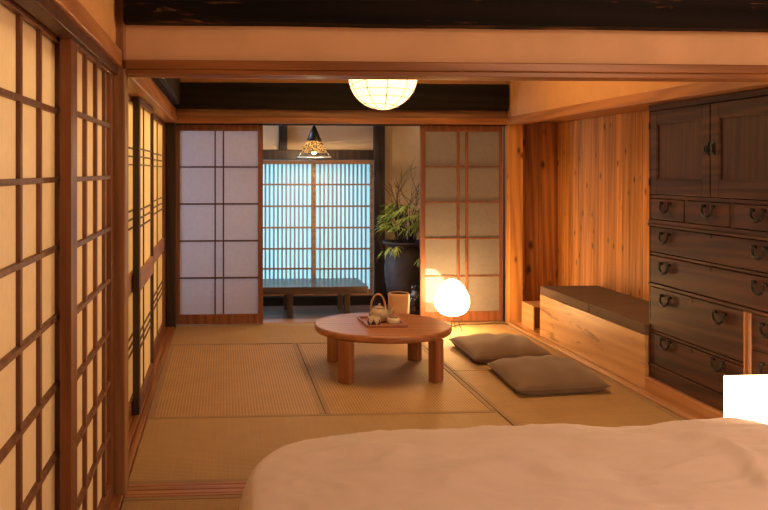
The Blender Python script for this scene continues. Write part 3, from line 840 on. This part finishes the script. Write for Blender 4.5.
pc = Vector((.985, 5.2, 1.872)); R = .214
lan = thing('paper_lantern', 'round washi paper lantern hanging from the ceiling above the table', 'pendant lamp', (pc.x, pc.y, 2.455))
b = MB(); b.lathe([(R * math.sin(PI * k / 40) if 0 < k < 40 else 0, -R * math.cos(PI * k / 40) * .98) for k in range(0, 39)], pc, 56); b.build('shade', M['lantern'], lan)
b = MB()
rr = random.Random(3)
for k in range(9):
    tilt = rr.uniform(-.16, .16); off = -.86 + k * .21; az = rr.uniform(0, 6.28)
    n = Vector((math.sin(tilt) * math.cos(az), math.sin(tilt) * math.sin(az), math.cos(tilt))); u = n.orthogonal().normalized(); w = n.cross(u)
    rad = math.sqrt(max(.01, 1 - off * off))
    b.tube([pc + (n * off + (u * math.cos(a) + w * math.sin(a)) * rad) * (R * 1.004) for a in [2 * PI * j / 48 for j in range(48)]], .0022, 5, True)
for k in range(5):
    az = k * PI / 5 + .25
    b.tube([pc + Vector((math.cos(az) * math.sin(t), math.sin(az) * math.sin(t), math.cos(t) * .98)) * (R * 1.004) for t in [-PI + .2 + (2 * PI - .4) * j / 60 for j in range(61)]], .0028, 5)
b.build('wire_frame', M['wire'], lan)
b = MB(); b.tube([pc + Vector((0, 0, R * .93)), Vector((pc.x, pc.y, 2.455))], .004, 8); b.lathe([(0, 0), (.045, 0), (.045, -.02), (0, -.03)], (pc.x, pc.y, 2.46), 24); b.build('hanging_cord', M['cord'], lan)

# corridor pendant: dark cone over a pierced lit skirt and a thin ring
hc = Vector((.806, 7.56, 1.40)); pen = thing('pendant_lamp', 'small cone pendant with a pierced glowing skirt above the lattice window', 'pendant lamp', (hc.x, hc.y, 2.24))
def lace():
    m, nt, out_ = newmat('pierced lit skirt')
    v, _ = coords(nt)
    vo = nd(nt, 'ShaderNodeTexVoronoi'); vo.inputs['Scale'].default_value = 75; L(nt, v, vo.inputs['Vector'])
    f = nd(nt, 'ShaderNodeMapRange'); L(nt, vo.outputs['Distance'], f.inputs[0]); f.inputs[1].default_value = .42; f.inputs[2].default_value = .58
    d = nd(nt, 'ShaderNodeBsdfTranslucent'); d.inputs[0].default_value = (.9, .75, .5, 1)
    k = nd(nt, 'ShaderNodeBsdfDiffuse'); k.inputs[0].default_value = (.10, .05, .025, 1)
    mx = nd(nt, 'ShaderNodeMixShader'); L(nt, f.outputs[0], mx.inputs[0]); L(nt, d.outputs[0], mx.inputs[1]); L(nt, k.outputs[0], mx.inputs[2])
    L(nt, mx.outputs[0], out_.inputs[0]); return m
b = MB(); b.lathe([(.006, .292), (.012, .285), (.070, .150), (.066, .150), (.008, .278)], hc, 40, cap=False); b.build('cone_cap', M['black'], pen)
b = MB(); b.lathe([(.0695, .1495), (.118, .045), (.116, .045), (.0675, .1495)], hc, 48, cap=False); b.build('skirt', lace(), pen)
b = MB(); b.lathe([(.085, 0), (.150, .0), (.152, .005), (.150, .010), (.085, .010), (.085, 0)], hc, 56, cap=False)
b.tube([hc + Vector((-.117, 0, .046)), hc + Vector((-.14, 0, .008))], .0015, 5); b.tube([hc + Vector((.117, 0, .046)), hc + Vector((.14, 0, .008))], .0015, 5)
b.build('ring', M['pane'], pen)
b = MB(); b.lathe([(0, .03), (.016, .036), (.024, .055), (.020, .078), (.010, .10), (0, .105)], hc, 24); b.build('bulb', M['bulb'], pen)
b = MB(); b.tube([hc + Vector((0, 0, .28)), Vector((hc.x, hc.y, 2.25))], .003, 6); b.build('hanging_cord', M['cord'], pen)

# ------------------------------------------------------------------ corridor furniture
lb = thing('low_bench', 'long low dark polished bench in the corridor before the lattice window', 'bench', (.60, 7.57, 0))
BX0, BX1, BYa, BYb = -.25, 1.252, 7.30, 7.88
b = MB(); b.box(BX0, BX1, BYa, BYb, .214, .277, .004); b.build('bench_top', M['bench_x'], lb)
for (x, xb) in ((.575, .555), (1.075, 1.09), (-.06, -.06)):
    b = MB(); b.box(x - .023, x + .023, BYa + .045, BYa + .095, 0, .200, .003); b.build('leg', M['bench_z'], lb)
    b = MB(); b.box(x - .023, x + .023, BYb - .095, BYb - .045, 0, .200, .003); b.build('leg', M['bench_z'], lb)
    b = MB(); b.box(x - .05, x + .03, BYa + .03, BYb - .03, .200, .214, .002); b.build('bracket', M['bench_z'], lb)

vc = Vector((1.665, 7.62, 0)); plant = thing('potted_palm', 'green fan palm with bare twigs in a tall dark urn, in the corridor', 'plant', vc)
b = MB(); b.lathe([(0, 0), (.13, 0), (.15, .02), (.185, .15), (.205, .32), (.208, .42), (.195, .50), (.165, .555), (.160, .585), (.185, .61), (.222, .622), (.226, .634), (.215, .642), (.18, .638), (.17, .60), (0, .60)], vc, 56); b.build('urn', M['pot'], plant)
b = MB(); b.lathe([(0, .612), (.172, .605), (.172, .600), (0, .600)], vc, 32); b.build('soil', M['soil'], plant)
rr = random.Random(11)
stems = MB(); leaves = MB()
def blade(mb, p, d, ln, w, droop):
    d = d.normalized(); side = d.cross(Vector((0, 0, 1)))
    if side.length < .05: side = Vector((1, 0, 0))
    side.normalize(); nrm = side.cross(d); N = 6; vs = []; fs = []
    for i in range(N + 1):
        t = i / N
        c = p + d * (ln * t) + Vector((0, 0, -droop * ln * t * t))
        ww = w * (math.sin(PI * min(1, .12 + t * .9)) ** .7) * (1 if t < .98 else .15)
        vs += [c - side * ww, c - nrm * ww * .35, c + side * ww]
    for i in range(N):
        a = i * 3
        fs += [[a, a + 1, a + 4, a + 3], [a + 1, a + 2, a + 5, a + 4]]
    mb.add(vs, fs, 0, True)
for k in range(52):
    low = k >= 47
    a = rr.uniform(0, 2 * PI); rad = rr.uniform(.02, .10)
    if low:
        a = rr.uniform(PI * .9, PI * 1.95)
        base = vc + Vector((.15 * math.cos(a), .15 * math.sin(a), .63)); tip = vc + Vector((rr.uniform(.20, .24) * math.cos(a), rr.uniform(.20, .24) * math.sin(a), rr.uniform(.48, .62)))
        mid = (base + tip) / 2 + Vector((.08 * math.cos(a), .08 * math.sin(a), .07))
    else:
        base = vc + Vector((rad * math.cos(a), rad * math.sin(a), .61)); ln = rr.uniform(.10, .36)
        tip = vc + Vector((rr.uniform(.06, .20) * math.cos(a), rr.uniform(.06, .20) * math.sin(a), .62 + ln)); mid = (base + tip) / 2 + Vector((0, 0, .03))
    stems.tube([base, mid, tip], .003, 5)
    out_d = Vector((math.cos(a), math.sin(a), -.9 if low else .15))
    sd = Vector((-math.sin(a), math.cos(a), 0)); n = rr.randint(8, 11)
    for j in range(n):
        t = (j / (n - 1) - .5) * 2.5
        d = out_d * math.cos(t) + (sd + Vector((0, 0, .35))) * math.sin(t) + Vector((0, 0, rr.uniform(-.1, .25)))
        blade(leaves, tip, d, rr.uniform(.10, .165) * (.6 if low else 1), .0045 if low else .0078, rr.uniform(.2, .7))
stems.build('stems', M['twig'], plant); leaves.build('foliage', M['leaf'], plant)
tw = MB()
def twig(p, d, ln, r, depth):
    pts = [p]; c = p.copy()
    for i in range(5):
        d = (d + Vector((rr.uniform(-.3, .3), rr.uniform(-.3, .3), rr.uniform(-.15, .25)))).normalized(); c = c + d * (ln / 5); pts.append(c.copy())
        if depth and i in (1, 2, 3) and rr.random() < .85:
            twig(c, (d + Vector((rr.uniform(-1, 1), rr.uniform(-.6, .6), rr.uniform(-.3, .6)))).normalized(), ln * .5, r * .65, depth - 1)
    tw.tube(pts, [r * (1 - .13 * i) for i in range(6)], 5)
for k in range(7):
    twig(vc + Vector((rr.uniform(-.05, .05), rr.uniform(-.05, .05), .63)), Vector((rr.uniform(-.30, .20), rr.uniform(-.3, .3), 1)), rr.uniform(.48, .64), .0042, 2)
tw.build('twigs', M['twig'], plant)

jc = Vector((1.668, 7.33, 0)); jar = thing('dark_jar', 'small shiny black jar with a grey shoulder, right of the tan bin', 'jar', jc)
b = MB(); b.lathe([(0, .0), (.050, 0), (.062, .03), (.066, .09), (.060, .15), (.045, .185)], jc, 36); b.build('body', M['jar'], jar)
b = MB(); b.lathe([(.045, .185), (.034, .205), (.026, .215), (.024, .235), (.0, .236)], jc, 36); b.build('neck', M['jar_grey'], jar)
b = MB(); b.lathe([(.024, .2365), (.034, .242), (.036, .262), (.028, .280), (.012, .287), (0, .288)], jc, 36); b.build('lid', M['jar'], jar)

# ------------------------------------------------------------------ duvet over the low bed
DX0, DX1, DY0, DY1 = .005, 2.55, 1.10, 3.045
dc = Vector(((DX0 + DX1) / 2, (DY0 + DY1) / 2, 0))
FOLDS = [([(1.461, 2.889), (1.563, 2.749), (1.662, 2.711), (1.874, 2.804)], 0.016, 0.035),
    ([(1.568, 2.728), (1.626, 2.653), (1.609, 2.495), (1.53, 2.29)], 0.016, 0.03),
    ([(1.079, 2.661), (1.165, 2.491), (1.169, 2.256)], -0.01, 0.05),
    ([(0.743, 2.519), (0.906, 2.543), (0.988, 2.436)], 0.01, 0.06),
    ([(0.926, 2.793), (1.229, 2.7), (1.4, 2.639)], 0.008, 0.05),
    ([(0.242, 2.689), (0.448, 2.773), (0.691, 2.809)], 0.008, 0.05)]
def fold_at(x, y):
    q = Vector((x, y)); h = 0
    for pts, amp, wd in FOLDS:
        best = 9
        for a, b in zip(pts, pts[1:]):
            a, b = Vector(a), Vector(b); ab = b - a
            t = max(0, min(1, (q - a).dot(ab) / ab.length_squared))
            best = min(best, (q - (a + ab * t)).length)
        h += amp * math.exp(-(best / wd) ** 2)
    return h
def duvet_fn(u, v):
    a = 2 * PI * u; s = v
    nexp = 5.0
    ca, sa = math.cos(a), math.sin(a)
    k = (abs(ca) ** nexp + abs(sa) ** nexp) ** (-1 / nexp)
    ux, uy = ca * k, sa * k
    # v: 0 centre .. 1 hem; plan radius and height along the fall
    if s < .86:
        rad = s / .86 * .93; fall = 0
    else:
        t = (s - .86) / .14; rad = .93 + .07 * math.sin(t * PI / 2) ** .8 - .012 * t; fall = 1 - math.cos(min(1, t * 1.0) * PI / 2)
    x = dc.x + ux * rad * (DX1 - DX0) / 2; y = dc.y + uy * rad * (DY1 - DY0) / 2
    top = .390
    top -= .055 * max(0, (s - .35) / .65) ** 3.0
    z = top * (1 - fall) + .012 * fall
    p = Vector((x, y, 0))
    w = noise.noise(Vector((x * 1.7, y * 2.4, 0))) * .006 + noise.noise(Vector((x * 4.5 + 3, y * 6, 1))) * .010 + noise.noise(Vector((x * 12, y * 17, 2))) * .0045 + noise.noise(Vector((x * 26 + y * 9, y * 14, 8))) * .0022
    w += max(0, 1 - abs(noise.noise(Vector((x * 3.1 + y * 1.2, y * 6.5 - x * 1.5, 3)))) * 5) ** 2 * .006
    # long soft folds running to the lower right
    w += .005 * math.sin((x * .9 + y * 1.6) * 7 + 2.5 * noise.noise(Vector((x * 1.3, y * 1.3, 5)))) * max(0, min(1, (x - .3)))
    # raised pillow end at the right with a crease before it
    hump = math.exp(-((x - 1.78) / .20) ** 2) * .012 + max(0, min(1, (x - 1.95) / .25)) * .012 - math.exp(-((x - 1.98 - (3.0 - y) * .25) / .045) ** 2) * .022
    z += (w + hump + fold_at(x, y)) * (1 - fall) 
    return Vector((x, y, max(.006, z)))
m_ = MB(); m_.grid(duvet_fn, 260, 90)
dv = m_.build('duvet', M['duvet'], None, (dc.x, dc.y, 0))
props(dv, 'rumpled pale peach-white duvet spread over the low bed in the foreground', 'duvet')

# ------------------------------------------------------------------ lights
def area(name, loc, rot, sx, sy, power, col):
    l = bpy.data.lights.new(name, 'AREA'); l.shape = 'RECTANGLE'; l.size = sx; l.size_y = sy; l.energy = power; l.color = col
    o = bpy.data.objects.new(name, l); C.objects.link(o); o.location = loc; o.rotation_euler = rot; return o
def point(name, loc, power, col, r=.1):
    l = bpy.data.lights.new(name, 'POINT'); l.energy = power; l.color = col; l.shadow_soft_size = r
    o = bpy.data.objects.new(name, l); C.objects.link(o); o.location = loc; return o
WARM = (1, .60, .30)
point('near_room_lamp', (2.3, 1.0, 2.1), 104, (1, .66, .43), .4)
point('lantern_bulb', (.985, 5.2, 1.86), 10, (1, .66, .34), .05)
point('pendant_bulb', (.806, 7.56, 1.425), 17, (1, .68, .36), .02)
area('passage_lamp', (-1.15, 2.2, 2.42), (0, 0, 0), .7, 2.6, 66, (1, .74, .44))
area('passage_lamp_far', (-1.15, 5.2, 2.42), (0, 0, 0), .7, 3.0, 110, (1, .76, .42))
area('far_room_fill', (1.25, 5.2, 2.42), (0, 0, 0), 1.3, 1.6, 40, (1, .56, .23))  # unseen fill added under the ceiling to brighten the far room
area('corridor_cool_fill', (-1.5, 7.6, 1.2), (0, -PI / 2, 0), 1.2, .8, 65, (.50, .70, 1))  # added cool fill behind the left screen; no window is built here
area('corridor_lamp', (2.2, 7.6, 2.2), (0, 0, 0), .3, .3, 3, (1, .66, .36))

w = bpy.data.worlds.new('dusk'); bpy.context.scene.world = w; w.use_nodes = True
bg = w.node_tree.nodes['Background']; bg.inputs[0].default_value = (.23, .72, .93, 1); bg.inputs[1].default_value = 3.1

# ------------------------------------------------------------------ camera
f, px, py, yaw, hh = 847.39, 281.87, 170.23, .0682, 1.2871
cam = bpy.data.cameras.new('camera'); co = bpy.data.objects.new('camera', cam); C.objects.link(co)
cam.sensor_width = 36; cam.sensor_fit = 'HORIZONTAL'; cam.lens = f * 36 / 768
cam.shift_x = (384 - px) / 768; cam.shift_y = -(255 - py) / 768
co.location = (0, 0, hh); co.rotation_euler = (PI / 2, 0, -yaw)
cam.clip_start = .05
S = bpy.context.scene; S.camera = co
S.view_settings.view_transform = 'Standard'; S.view_settings.look = 'None'; S.view_settings.gamma = 1
S.view_settings.exposure = 0.08
S.cycles.max_bounces = 10; S.cycles.diffuse_bounces = 6; S.cycles.glossy_bounces = 4; S.cycles.transmission_bounces = 8
S.cycles.sample_clamp_indirect = 4; S.cycles.use_denoising = True
for o in bpy.data.objects:
    if 'wo' in o: del o['wo']
